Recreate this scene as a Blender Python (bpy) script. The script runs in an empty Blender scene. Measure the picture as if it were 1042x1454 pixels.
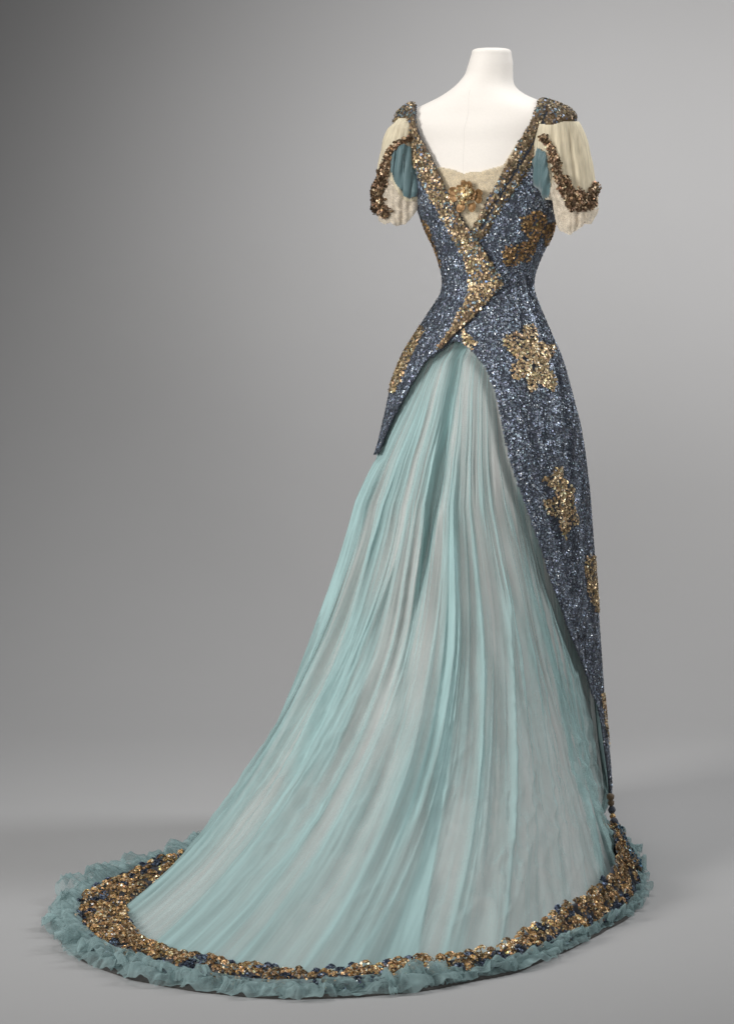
import bpy, math, random
import numpy as np

# ------------------------------------------------------------------ camera, world, lamps, exposure
SC = bpy.context.scene
COL = SC.collection
RNG = np.random.default_rng(7)
random.seed(7)
F, CX, CY, CH, HORIZON, MIDX = 4500.0, -0.239, -6.0, 1.3, 225.0, 521.0   # focal length in photo pixels, camera place and height
PHOTO_W, PHOTO_H = 1042.0, 1454.0

cam_d = bpy.data.cameras.new('camera')
cam = bpy.data.objects.new('camera', cam_d)
COL.objects.link(cam)
cam_d.sensor_fit = 'VERTICAL'
cam_d.sensor_height = 36.0
cam_d.lens = F / PHOTO_H * 36.0
cam_d.shift_y = (HORIZON - PHOTO_H / 2) / PHOTO_H
cam.location = (CX, CY, CH)
cam.rotation_euler = (math.pi / 2, 0, 0)
cam_d.clip_end = 100
SC.camera = cam

world = bpy.data.worlds.new('World')
SC.world = world
world.use_nodes = True
bg = world.node_tree.nodes['Background']
bg.inputs['Color'].default_value = (0.95, 0.97, 1.0, 1)
bg.inputs['Strength'].default_value = 0.03

def aim(o, target):
    from mathutils import Vector
    d = Vector(target) - o.location
    o.rotation_euler = d.to_track_quat('-Z', 'Y').to_euler()

def softbox(name, loc, target, sx, sy, power, color=(1, 1, 1), spread=math.pi):
    l = bpy.data.lights.new(name, 'AREA')
    l.shape = 'RECTANGLE'; l.size = sx; l.size_y = sy
    l.energy = power; l.color = color; l.spread = spread
    o = bpy.data.objects.new(name, l); COL.objects.link(o)
    o.location = loc; aim(o, target)
    return o

softbox('key_softbox', (-3.2, -2.6, 2.0), (-0.05, -0.1, 0.8), 1.2, 1.6, 23, (1.0, 0.985, 0.965), math.radians(70))
softbox('camera_side_softbox', (-0.8, -5.5, 1.6), (-0.1, -0.1, 0.8), 1.5, 1.6, 8.4, (1.0, 0.99, 0.975), math.radians(50))
softbox('rim_softbox', (2.6, 0.3, 2.7), (0.0, 0.0, 0.95), 0.7, 1.8, 16, (0.98, 0.99, 1.0), math.radians(90))
softbox('overhead_softbox', (0.0, 0.5, 4.0), (0.0, 0.5, 0.0), 1.5, 1.5, 22.5, (1, 1, 1), math.radians(120))
softbox('backdrop_light', (2.4, 1.8, 2.4), (0.9, 4.2, 1.3), 0.8, 0.8, 24.5, (1.0, 0.99, 0.985), math.radians(130))
softbox('backdrop_wash', (0.1, 1.0, 3.6), (-0.1, 4.0, 0.8), 0.6, 0.6, 1.9, (1.0, 0.99, 0.985), math.radians(45))
softbox('upper_wash', (0.3, 0.6, 3.6), (0.3, 4.2, 1.3), 0.6, 0.6, 1.9, (1.0, 0.99, 0.985), math.radians(45))
softbox('far_wash', (1.5, -5.5, 2.6), (0.6, 4.2, 1.3), 0.6, 0.6, 2.7, (1.0, 0.99, 0.985), math.radians(32))
softbox('floor_wash', (0.0, -1.0, 3.4), (0.0, 2.6, 0.1), 0.8, 0.8, 1.6, (1.0, 0.99, 0.985), math.radians(50))
SC.view_settings.view_transform = 'Standard'
SC.view_settings.look = 'None'
SC.view_settings.exposure = 0.0
SC.view_settings.gamma = 1.0

# ------------------------------------------------------------------ helpers
def px_of(P):
    P = np.asarray(P, float)
    d = P[..., 1] - CY
    return MIDX + F * (P[..., 0] - CX) / d, HORIZON - F * (P[..., 2] - CH) / d

def at_depth(px, py, Y):
    d = Y - CY
    return np.array([(px - MIDX) * d / F + CX, Y, CH - (py - HORIZON) * d / F])

def on_floor(px, py, z=0.0):
    d = F * (CH - z) / (py - HORIZON)
    return np.array([(px - MIDX) * d / F + CX, d + CY])

def sstep(a, b, x):
    t = np.clip((np.asarray(x, float) - a) / (b - a), 0, 1)
    return t * t * (3 - 2 * t)

def _hash(*c):
    h = np.zeros(np.broadcast(*c).shape)
    for k, v in zip((127.1, 311.7, 74.7), c):
        h = h + v * k
    return np.modf(np.abs(np.sin(h) * 43758.5453))[0]

def noise1(x, seed=0):
    x = np.asarray(x, float); i = np.floor(x); f = x - i; f = f * f * (3 - 2 * f)
    s = np.full_like(i, seed)
    return _hash(i, s) * (1 - f) + _hash(i + 1, s) * f

def noise2(x, y, seed=0):
    x, y = np.broadcast_arrays(np.asarray(x, float), np.asarray(y, float))
    i = np.floor(x); j = np.floor(y); f = x - i; g = y - j
    f = f * f * (3 - 2 * f); g = g * g * (3 - 2 * g)
    s = np.full_like(i, seed)
    return ((_hash(i, j, s) * (1 - f) + _hash(i + 1, j, s) * f) * (1 - g)
            + (_hash(i, j + 1, s) * (1 - f) + _hash(i + 1, j + 1, s) * f) * g)

def inside(px, py, poly):
    px = np.asarray(px, float); py = np.asarray(py, float)
    r = np.zeros(px.shape, bool)
    n = len(poly)
    for k in range(n):
        x0, y0 = poly[k]; x1, y1 = poly[(k + 1) % n]
        if y0 == y1: continue
        c = ((y0 > py) != (y1 > py)) & (px < (x1 - x0) * (py - y0) / (y1 - y0) + x0)
        r ^= c
    return r

def dist_line(px, py, line):
    best = np.full(np.shape(px), 1e9)
    for (x0, y0), (x1, y1) in zip(line[:-1], line[1:]):
        dx, dy = x1 - x0, y1 - y0
        t = np.clip(((px - x0) * dx + (py - y0) * dy) / (dx * dx + dy * dy), 0, 1)
        best = np.minimum(best, np.hypot(px - x0 - t * dx, py - y0 - t * dy))
    return best

def link(name, me, mat, parent=None, smooth=True):
    me.materials.clear(); me.materials.append(mat)
    o = bpy.data.objects.new(name, me); COL.objects.link(o)
    if parent is not None: o.parent = parent
    if smooth: me.polygons.foreach_set('use_smooth', np.ones(len(me.polygons), bool))
    return o

def mesh_np(name, V, faces_n):
    """faces_n: (nf, k) int array"""
    me = bpy.data.meshes.new(name)
    V = np.ascontiguousarray(V, np.float32); Fa = np.ascontiguousarray(faces_n, np.int32)
    nf, k = Fa.shape
    me.vertices.add(len(V)); me.vertices.foreach_set('co', V.ravel())
    me.loops.add(nf * k); me.loops.foreach_set('vertex_index', Fa.ravel())
    me.polygons.add(nf)
    me.polygons.foreach_set('loop_start', np.arange(0, nf * k, k, dtype=np.int32))
    me.update(calc_edges=True)
    return me

def grid_faces(nu, nv, wrap=False):
    """vertex index = iu*nv + iv"""
    iu = np.arange(nu if wrap else nu - 1); iv = np.arange(nv - 1)
    A, B = np.meshgrid(iu, iv, indexing='ij')
    A2 = (A + 1) % nu
    return np.stack([A * nv + B, A * nv + B + 1, A2 * nv + B + 1, A2 * nv + B], -1).reshape(-1, 4)

def compact(V, Fa):
    used, inv = np.unique(Fa, return_inverse=True)
    return V[used], inv.reshape(Fa.shape), used

def color_attr(me, name, C):
    a = me.color_attributes.new(name, 'FLOAT_COLOR', 'POINT')
    C = np.concatenate([C, np.ones((len(C), 1))], 1).astype(np.float32)
    a.data.foreach_set('color', C.ravel())

def float_attr(me, name, A):
    a = me.attributes.new(name, 'FLOAT', 'POINT')
    a.data.foreach_set('value', np.asarray(A, np.float32))

def sequins(name, P, N, mat, parent, size=0.0042, tilt=0.35, colors=None, lift=0.0012, cup=0.0):
    """thousands of tiny six sided paillettes, each tilted its own way"""
    n = len(P)
    N = N / np.linalg.norm(N, axis=1, keepdims=True)
    N = N + RNG.normal(0, tilt, (n, 3)); N /= np.linalg.norm(N, axis=1, keepdims=True)
    a = np.cross(N, RNG.normal(0, 1, (n, 3))); a /= np.linalg.norm(a, axis=1, keepdims=True)
    b = np.cross(N, a)
    s = size * RNG.uniform(0.75, 1.2, n) / 2
    Pc = P + N * lift
    ang = np.arange(6) * math.pi / 3
    V = Pc[:, None, :] + s[:, None, None] * (np.cos(ang)[None, :, None] * a[:, None, :] + np.sin(ang)[None, :, None] * b[:, None, :])
    me = mesh_np(name, V.reshape(-1, 3), np.arange(n * 6).reshape(n, 6))
    if colors is not None:
        color_attr(me, 'tint', np.repeat(colors, 6, axis=0))
    o = link(name, me, mat, parent, smooth=False)
    o['kind'] = 'stuff'
    return o

def tints(n, base, spread=0.35, alt=None, alt_share=0.0, hue=0.05):
    base = np.array(base)
    c = base[None] * np.exp(RNG.normal(0, spread, (n, 1))) * (1 + RNG.normal(0, hue, (n, 3)))
    if alt is not None:
        m = RNG.random(n) < alt_share
        c[m] = np.array(alt)[None] * np.exp(RNG.normal(0, spread, (m.sum(), 1)))
    return np.clip(c, 0.004, 0.95)

# ------------------------------------------------------------------ materials
def new_mat(name):
    m = bpy.data.materials.new(name); m.use_nodes = True
    nt = m.node_tree
    return m, nt, nt.nodes['Principled BSDF'], nt.nodes['Material Output']

def sequin_mat(name, metallic=0.85, rough=0.28):
    m, nt, b, out = new_mat(name)
    a = nt.nodes.new('ShaderNodeAttribute'); a.attribute_name = 'tint'
    nt.links.new(a.outputs['Color'], b.inputs['Base Color'])
    b.inputs['Metallic'].default_value = metallic
    b.inputs['Roughness'].default_value = rough
    return m

def cloth_mat(name, color, rough=0.8, var=0.25, scale=60.0, bump=0.25, sheen=0.2, trans=0.0):
    m, nt, b, out = new_mat(name)
    tc = nt.nodes.new('ShaderNodeTexCoord')
    nz = nt.nodes.new('ShaderNodeTexNoise'); nz.inputs['Scale'].default_value = scale; nz.inputs['Detail'].default_value = 5
    nt.links.new(tc.outputs['Object'], nz.inputs['Vector'])
    mr = nt.nodes.new('ShaderNodeMapRange')
    mr.inputs['To Min'].default_value = 1 - var; mr.inputs['To Max'].default_value = 1 + var
    nt.links.new(nz.outputs['Fac'], mr.inputs['Value'])
    mx = nt.nodes.new('ShaderNodeVectorMath'); mx.operation = 'SCALE'
    mx.inputs[0].default_value = color
    nt.links.new(mr.outputs['Result'], mx.inputs['Scale'])
    nt.links.new(mx.outputs['Vector'], b.inputs['Base Color'])
    b.inputs['Roughness'].default_value = rough
    b.inputs['Sheen Weight'].default_value = sheen
    bp = nt.nodes.new('ShaderNodeBump'); bp.inputs['Strength'].default_value = bump; bp.inputs['Distance'].default_value = 0.002
    nt.links.new(nz.outputs['Fac'], bp.inputs['Height'])
    nt.links.new(bp.outputs['Normal'], b.inputs['Normal'])
    return m

def sheer_mat(name, color, dens_attr=None, base=0.6, lace=None, rough_scale=140.0, stretch=None, grain=0.7, bump=0.35, along=None):
    """sheer cloth: threads (diffuse + light passing through) with gaps between them; seen edge-on the threads close up"""
    m, nt, b, out = new_mat(name)
    nt.nodes.remove(b)
    N = nt.nodes.new; L = nt.links.new
    tc = N('ShaderNodeTexCoord')
    nz = N('ShaderNodeTexNoise'); nz.inputs['Detail'].default_value = 6
    if stretch:
        mp = N('ShaderNodeMapping'); mp.inputs['Scale'].default_value = stretch
        L(tc.outputs['UV'], mp.inputs['Vector']); L(mp.outputs['Vector'], nz.inputs['Vector'])
        nz.inputs['Scale'].default_value = 1.0
    else:
        if along:
            mp = N('ShaderNodeMapping'); mp.inputs['Scale'].default_value = along
            L(tc.outputs['Object'], mp.inputs['Vector']); L(mp.outputs['Vector'], nz.inputs['Vector']); nz.inputs['Scale'].default_value = 1.0
        else:
            L(tc.outputs['Object'], nz.inputs['Vector']); nz.inputs['Scale'].default_value = rough_scale
    df = N('ShaderNodeBsdfDiffuse'); tl = N('ShaderNodeBsdfTranslucent'); tr = N('ShaderNodeBsdfTransparent')
    mr = N('ShaderNodeMapRange'); mr.inputs['From Min'].default_value = 0.3; mr.inputs['From Max'].default_value = 0.7
    mr.inputs['To Min'].default_value = 0.88; mr.inputs['To Max'].default_value = 1.12
    L(nz.outputs['Fac'], mr.inputs['Value'])
    sc = N('ShaderNodeVectorMath'); sc.operation = 'SCALE'; sc.inputs[0].default_value = color
    L(mr.outputs['Result'], sc.inputs['Scale'])
    L(sc.outputs['Vector'], df.inputs['Color']); L(sc.outputs['Vector'], tl.inputs['Color'])
    bp = N('ShaderNodeBump'); bp.inputs['Strength'].default_value = bump; bp.inputs['Distance'].default_value = 0.003
    L(nz.outputs['Fac'], bp.inputs['Height']); L(bp.outputs['Normal'], df.inputs['Normal'])
    cl = N('ShaderNodeMixShader'); cl.inputs['Fac'].default_value = 0.28
    L(df.outputs[0], cl.inputs[1]); L(tl.outputs[0], cl.inputs[2])
    # share of thread
    lw = N('ShaderNodeLayerWeight'); lw.inputs['Blend'].default_value = 0.45
    a1 = N('ShaderNodeMath'); a1.operation = 'MULTIPLY_ADD'
    L(lw.outputs['Facing'], a1.inputs[0]); a1.inputs[1].default_value = 0.45
    if dens_attr:
        at = N('ShaderNodeAttribute'); at.attribute_name = dens_attr
        L(at.outputs['Fac'], a1.inputs[2])
    else:
        a1.inputs[2].default_value = base
    a2 = N('ShaderNodeMath'); a2.operation = 'MULTIPLY_ADD'; a2.use_clamp = True
    a2.inputs[1].default_value = grain
    sub = N('ShaderNodeMath'); sub.operation = 'SUBTRACT'; sub.inputs[1].default_value = 0.5
    L(nz.outputs['Fac'], sub.inputs[0])
    L(sub.outputs[0], a2.inputs[0]); L(a1.outputs[0], a2.inputs[2])
    fac = a2
    if lace:
        vo = N('ShaderNodeTexVoronoi'); vo.feature = 'DISTANCE_TO_EDGE'; vo.inputs['Scale'].default_value = lace
        L(tc.outputs['Object'], vo.inputs['Vector'])
        lt = N('ShaderNodeMath'); lt.operation = 'LESS_THAN'; lt.inputs[1].default_value = 0.16
        L(vo.outputs['Distance'], lt.inputs[0])
        mxm = N('ShaderNodeMath'); mxm.operation = 'MULTIPLY_ADD'; mxm.use_clamp = True
        L(lt.outputs[0], mxm.inputs[0]); mxm.inputs[1].default_value = 0.4
        L(a2.outputs[0], mxm.inputs[2])
        fac = mxm
    mix = N('ShaderNodeMixShader')
    L(fac.outputs[0], mix.inputs['Fac']); L(tr.outputs[0], mix.inputs[1]); L(cl.outputs[0], mix.inputs[2])
    L(mix.outputs[0], out.inputs['Surface'])
    return m

M = {}
M['blue_seq'] = sequin_mat('blue_sequin', 0.5, 0.40)
M['bronze_seq'] = sequin_mat('bronze_sequin', 0.6, 0.42)
M['gold_seq'] = sequin_mat('gold_sequin', 0.5, 0.38)
M['navy_cloth'] = cloth_mat('navy_net', (0.035, 0.042, 0.06), 0.8)
M['bronze_cloth'] = cloth_mat('bronze_net', (0.11, 0.07, 0.035), 0.7)
M['muslin'] = cloth_mat('white_muslin', (0.80, 0.755, 0.70), 0.9, 0.03, 220, 0.12, 0.1)
M['satin'] = cloth_mat('grey_satin', (0.485, 0.482, 0.465), 0.55, 0.16, 13, 0.2, 0.3)
M['chiffon'] = sheer_mat('teal_chiffon', (0.42, 0.59, 0.588), 'dens', stretch=(55, 9, 1), grain=0.55, bump=0.3)
M['ruffle'] = sheer_mat('teal_ruffle_chiffon', (0.35, 0.48, 0.485), None, 0.36, stretch=(160, 1.6, 1), grain=1.3)
M['teal'] = cloth_mat('teal_silk', (0.085, 0.148, 0.158), 0.55, 0.15, 60, 0.2, 0.4)
M['cream'] = sheer_mat('cream_chiffon', (0.82, 0.74, 0.56), None, 0.74, along=(150, 150, 22), grain=0.45, bump=0.3)
M['lace'] = sheer_mat('cream_lace', (0.82, 0.73, 0.60), None, 0.34, lace=480.0, rough_scale=110.0, grain=0.9, bump=0.3)
M['lace_in'] = sheer_mat('cream_lace_lined', (0.72, 0.62, 0.45), None, 0.5, lace=460.0, rough_scale=110.0, grain=0.8, bump=0.3)
M['gold_ribbon'] = cloth_mat('gold_metal_ribbon', (0.55, 0.36, 0.17), 0.35, 0.3, 300, 0.4, 0.0)
M['gold_ribbon'].node_tree.nodes['Principled BSDF'].inputs['Metallic'].default_value = 0.75
M['bronze_ribbon'] = cloth_mat('bronze_metal_ribbon', (0.24, 0.135, 0.055), 0.45, 0.35, 300, 0.4, 0.0)
M['bronze_ribbon'].node_tree.nodes['Principled BSDF'].inputs['Metallic'].default_value = 0.5
M['seam'] = cloth_mat('muslin_seam', (0.70, 0.66, 0.61), 0.9, 0.05, 220, 0.2, 0.1)
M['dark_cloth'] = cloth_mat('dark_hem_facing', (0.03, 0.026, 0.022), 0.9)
M['paper'] = cloth_mat('grey_backdrop_paper', (0.419, 0.416, 0.416), 0.85, 0.015, 5, 0.04, 0.0)

GOLD, BLUE, BLUE_PALE = (0.43, 0.31, 0.175), (0.165, 0.195, 0.245), (0.52, 0.56, 0.61)

# ------------------------------------------------------------------ backdrop and floor: one sweep of grey paper
def build_setting():
    xs = np.array([-7.0, 7.0])
    def strip(name, prof):
        V = np.array([(x, y, z) for x in xs for (y, z) in prof], float)
        n = len(prof)
        o = link(name, mesh_np(name, V, grid_faces(2, n)), M['paper'])
        o['kind'] = 'structure'
        return o
    strip('floor', [(-9.0, 0), (-2.0, 0), (1.2, 0)])
    R = 3.0
    prof = [(1.2 + R * math.sin(a), R - R * math.cos(a)) for a in np.linspace(0, math.pi / 2, 64)] + [(1.2 + R, 6.5)]
    strip('backdrop', prof)
build_setting()

# ------------------------------------------------------------------ the body under the gown: outline table -> sections
TH = math.radians(30)
SV = np.array([math.cos(TH), -math.sin(TH)])          # the wearer's right
BV = np.array([-math.sin(TH), -math.cos(TH)])         # the wearer's back
ROWS = [  # photo row, left, right, depth / width
 (77, 669, 726, 1), (90, 665, 728, 1), (106, 660, 728, 1), (116, 652, 728, .97), (124, 644, 731, .9), (132, 633, 740, .78),
 (140, 620, 755, .64), (146, 606, 772, .55), (152, 590, 791, .49), (160, 576, 806, .46), (168, 569, 811, .47), (175, 568, 809, .49), (187, 573, 800, .53),
 (200, 580, 793, .56), (230, 584, 790, .62), (260, 589, 788, .66), (290, 595, 786, .7), (310, 602, 786, .72),
 (330, 610, 782, .75), (350, 620, 773, .78), (370, 627, 764, .8), (390, 632, 757, .83), (405, 633, 756, .85),
 (420, 630, 759, .87), (440, 617, 767, .9), (460, 604, 775, .9), (480, 591, 784, .9), (500, 578, 793, .9),
 (520, 569, 800, .9), (550, 558, 808, .9), (600, 547, 821, .9), (640, 541, 828, .9), (700, 542, 835, .9),
 (800, 566, 842, .88), (900, 594, 849, .86), (1000, 622, 856, .84), (1130, 650, 869, .82), (1200, 662, 878, .82)]
RA = np.array(ROWS, float)
def yc(z):  return 0.02 + 0.12 * sstep(0.9, 0.0, z)
_py = np.arange(77.0, 1215.0, 1.0)
_z = CH - (_py - HORIZON) * (6.0) / F
def _smooth(a, s=3):
    k = np.exp(-0.5 * (np.arange(-12, 13) / s) ** 2); k /= k.sum()
    return np.convolve(np.pad(a, 12, mode='edge'), k, 'valid')
_d = yc(_z) - CY
_l = np.interp(_py, RA[:, 0], RA[:, 1]); _r = np.interp(_py, RA[:, 0], RA[:, 2]); _q = np.interp(_py, RA[:, 0], RA[:, 3])
_w = sstep(84, 120, _py)
_l = _l * (1 - _w) + _smooth(_l, 4) * _w; _r = _r * (1 - _w) + _smooth(_r, 4) * _w; _q = _smooth(_q, 5)
_xl = (_l - MIDX) * _d / F + CX; _xr = (_r - MIDX) * _d / F + CX
_zz = CH - (_py - HORIZON) * _d / F
_e = (_xr - _xl) / 2
_A = _e / np.sqrt(math.cos(TH) ** 2 + (_q * math.sin(TH)) ** 2)
_o = np.argsort(_zz)
ZT, XC, AA, QQ = _zz[_o], ((_xl + _xr) / 2)[_o], _A[_o], _q[_o]
ZTOP = ZT[-1]
def section(z):
    return np.interp(z, ZT, XC), np.interp(z, ZT, AA), np.interp(z, ZT, QQ)

# outer edge of the ruffle on the floor: visible part from the photo, the rest behind
OUTER = np.array([(.2275, -.533), (.162, -.68), (.082, -.823), (.007, -.944), (-.108, -1.042), (-.196, -1.084), (-.284, -1.105), (-.370, -1.113), (-.481, -1.08), (-.595, -1.013),
                  (-.693, -.90), (-.76, -.744), (-.79, -.58), (-.78, -.46), (-.745, -.345), (-.70, -.245), (-.645, -.15), (-.56, -.02), (-.45, .11), (-.29, .25), (-.10, .345), (.07, .36),
                  (.185, .29), (.245, .14), (.255, -.03), (.262, -.21), (.256, -.38)])
def resample_closed(P, n):
    Q = np.vstack([P, P[:1]])
    # Catmull-Rom
    out = []
    m = len(P)
    for k in range(m):
        p0, p1, p2, p3 = P[(k - 1) % m], P[k], P[(k + 1) % m], P[(k + 2) % m]
        for t in np.linspace(0, 1, 24, endpoint=False):
            out.append(0.5 * ((2 * p1) + (-p0 + p2) * t + (2 * p0 - 5 * p1 + 4 * p2 - p3) * t * t + (-p0 + 3 * p1 - 3 * p2 + p3) * t ** 3))
    out = np.array(out); out = np.vstack([out, out[:1]])
    s = np.concatenate([[0], np.cumsum(np.linalg.norm(np.diff(out, axis=0), axis=1))])
    u = np.linspace(0, s[-1], n, endpoint=False)
    return np.stack([np.interp(u, s, out[:, k]) for k in (0, 1)], 1), s[-1]
def closed_normals(C, sg=22.0):
    k = np.exp(-0.5 * (np.arange(-90, 91) / sg) ** 2); k /= k.sum()
    Cs = np.stack([np.convolve(np.concatenate([C[-90:, i], C[:, i], C[:90, i]]), k, 'valid') for i in (0, 1)], 1)
    Tn = np.roll(Cs, -1, 0) - np.roll(Cs, 1, 0); Tn /= np.linalg.norm(Tn, axis=1, keepdims=True)
    Nn = np.stack([Tn[:, 1], -Tn[:, 0]], 1)
    if ((Cs - Cs.mean(0)) * Nn).sum() < 0: Nn = -Nn
    return Nn
OUTR, _ = resample_closed(OUTER, 2400)
_on = closed_normals(OUTR, 40)
# the border is broad round the train and narrow (standing up the skirt) at the right and in front
_side = sstep(0.05, 0.30, OUTR[:, 0] - 0.25 * OUTR[:, 1] - 0.05)
BW = 0.138 - 0.092 * _side - 0.026 * np.exp(-((OUTR[:, 0] + 0.36) / 0.22) ** 2) * (OUTR[:, 1] < -0.5)
HEM0 = OUTR - _on * BW[:, None]
HEMR, HEMLEN = resample_closed(HEM0[::40], 2400)
C0 = np.array([0.06, 0.06])
_v = HEMR - C0
_t = np.arctan2(_v @ BV, _v @ SV)
_t = np.unwrap(_t)
_us = np.linspace(0, HEMLEN, 2400, endpoint=False)
# angle -> hem point (monotone enough; force it)
_t = np.maximum.accumulate(_t)
_t = _t + np.linspace(0, 1e-4, len(_t))
T_EXT = np.concatenate([_t - 2 * math.pi, _t, _t + 2 * math.pi])
H_EXT = np.concatenate([HEMR, HEMR, HEMR]); U_EXT = np.concatenate([_us - HEMLEN, _us, _us + HEMLEN])
def hem_at(t):
    return np.stack([np.interp(t, T_EXT, H_EXT[:, k]) for k in (0, 1)], -1)
def hem_u(t):  return np.interp(t, T_EXT, U_EXT)
def t_of_u(u): return np.interp(u, U_EXT, T_EXT)

Z0 = at_depth(655, 486, 0)[2]
ZH = 0.012
def flare_g(s, t):
    w = np.exp(-((np.mod(t + 0.5 * math.pi, 2 * math.pi) - 0.5 * math.pi - math.radians(PL[2])) / math.radians(PL[3])) ** 2)
    p = PL[0] + (PL[1] - PL[0]) * w
    s1 = np.clip((s - PL[4] * w) / (1 - PL[4] * w), 0, 1)
    return PL[5] * s1 ** p + (1 - PL[5]) * s ** 14
PL = [2.6, 1.35, 120, 30, 0.08, 0.90]
def surf(t, z, off=0.0):
    """gown surface at body angle t and height z; below Z0 it flares out to the hem"""
    t, z = np.broadcast_arrays(np.asarray(t, float), np.asarray(z, float))
    xc, a, q = section(z)
    b = a * q
    groove = 1 - 0.035 * np.exp(-((t - math.pi / 2) / 0.22) ** 2) * sstep(1.0, 1.1, z) * sstep(1.45, 1.36, z)
    ca, sb = np.cos(t) * (a + off), np.sin(t) * (b * groove + off)
    X = xc + ca * SV[0] + sb * BV[0]; Y = yc(z) + ca * SV[1] + sb * BV[1]
    s = np.clip((Z0 - z) / (Z0 - ZH), 0, 1)
    g = flare_g(s, t)
    xc0, a0, q0 = section(np.array(ZH))
    base0 = np.stack([xc0 + np.cos(t) * a0 * SV[0] + np.sin(t) * a0 * q0 * BV[0], yc(0.0) + np.cos(t) * a0 * SV[1] + np.sin(t) * a0 * q0 * BV[1]], -1)
    fl = hem_at(t) - base0
    outw = fl[..., 0] * (base0[..., 0] - 0.03) + fl[..., 1] * (base0[..., 1] - 0.1)
    g = g + (s ** 40 - g) * sstep(0.004, -0.004, outw)      # where the hem lies inside the column the skirt hangs straight
    X = X + fl[..., 0] * g; Y = Y + fl[..., 1] * g
    return np.stack([X, Y, z * np.ones_like(X)], -1)

def surf_n(t, z, fn=surf):
    e = 1e-3
    dt = fn(t + e, z) - fn(t - e, z); dz = fn(t, z + e) - fn(t, z - e)
    n = np.cross(dz, dt)
    n /= np.maximum(np.linalg.norm(n, axis=-1, keepdims=True), 1e-9)
    return n
CAM = np.array([CX, CY, CH])
def faces_cam(P, N):
    return ((CAM - P) * N).sum(-1) > 0

# ------------------------------------------------------------------ outlines of the gown's panels (photo pixels, cut on the body surface)
NECK = [(593, 150), (592, 170), (598, 192), (612, 220), (625, 245), (640, 280), (655, 306), (668, 330), (682, 306), (692, 288), (716, 240), (735, 205), (752, 175), (770, 148), (720, 40), (620, 40)]
LEFT = [(400, 120), (590, 120), (593, 150), (592, 170), (598, 192), (612, 220), (625, 245), (640, 280), (660, 316), (680, 342), (698, 372), (714, 404), (695, 426), (668, 456), (645, 477), (628, 496),
        (608, 512), (590, 540), (572, 570), (560, 592), (548, 617), (537, 645), (500, 650), (400, 650)]
LEFT_IN = [(x - 10 if 300 < y < 500 and x > 600 else x, y) for x, y in LEFT]
OPEN_L = [(640, 487), (628, 496), (608, 512), (590, 540), (572, 570), (560, 592), (548, 617), (537, 645)]
OPEN_R = [(655, 487), (675, 503), (690, 524), (700, 550), (707, 578), (713, 608), (719, 640), (731, 680), (746, 720), (758, 755), (770, 788), (779, 820), (790, 848), (804, 888), (819, 924),
          (834, 960), (846, 998), (853, 1030), (859, 1075), (866, 1128), (872, 1150)]
OPENING = [(648, 484)] + OPEN_R + [(1000, 1156), (1000, 1600), (-600, 1600), (-600, 900), (400, 655), (500, 651)] + OPEN_L[::-1]
RBAND = [(766, 140), (800, 140), (830, 165), (824, 173), (808, 174), (795, 174), (785, 179), (777, 192), (769, 207), (757, 228), (746, 248), (730, 272), (714, 293), (702, 312), (690, 336), (683, 346), (674, 338),
         (668, 328), (690, 288), (716, 238), (735, 203), (752, 173)]
RMID = [(775, 160), (764, 188), (745, 222), (722, 258), (703, 290), (684, 325)]
LBAND = [(593, 140), (560, 140), (555, 180), (562, 196), (574, 202), (584, 213), (592, 235), (603, 258), (615, 280), (628, 303), (640, 326), (652, 350), (662, 370), (667, 390), (668, 405), (668, 418),
         (660, 436), (650, 452), (642, 470), (632, 484), (623, 497), (629, 498), (645, 479), (668, 458), (695, 428), (715, 404), (698, 370), (680, 340), (660, 314), (640, 278), (625, 243), (612, 218), (598, 190), (592, 168)]
LMID = [(583, 165), (590, 205), (605, 240), (625, 280), (650, 325), (682, 378), (694, 404), (676, 435), (648, 468), (628, 492)]
LACE = [(600, 200), (618, 236), (632, 238), (645, 241), (657, 246), (668, 243), (682, 243), (698, 238), (714, 234), (735, 200), (735, 260), (690, 335), (668, 345), (640, 300), (610, 240)]
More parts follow.
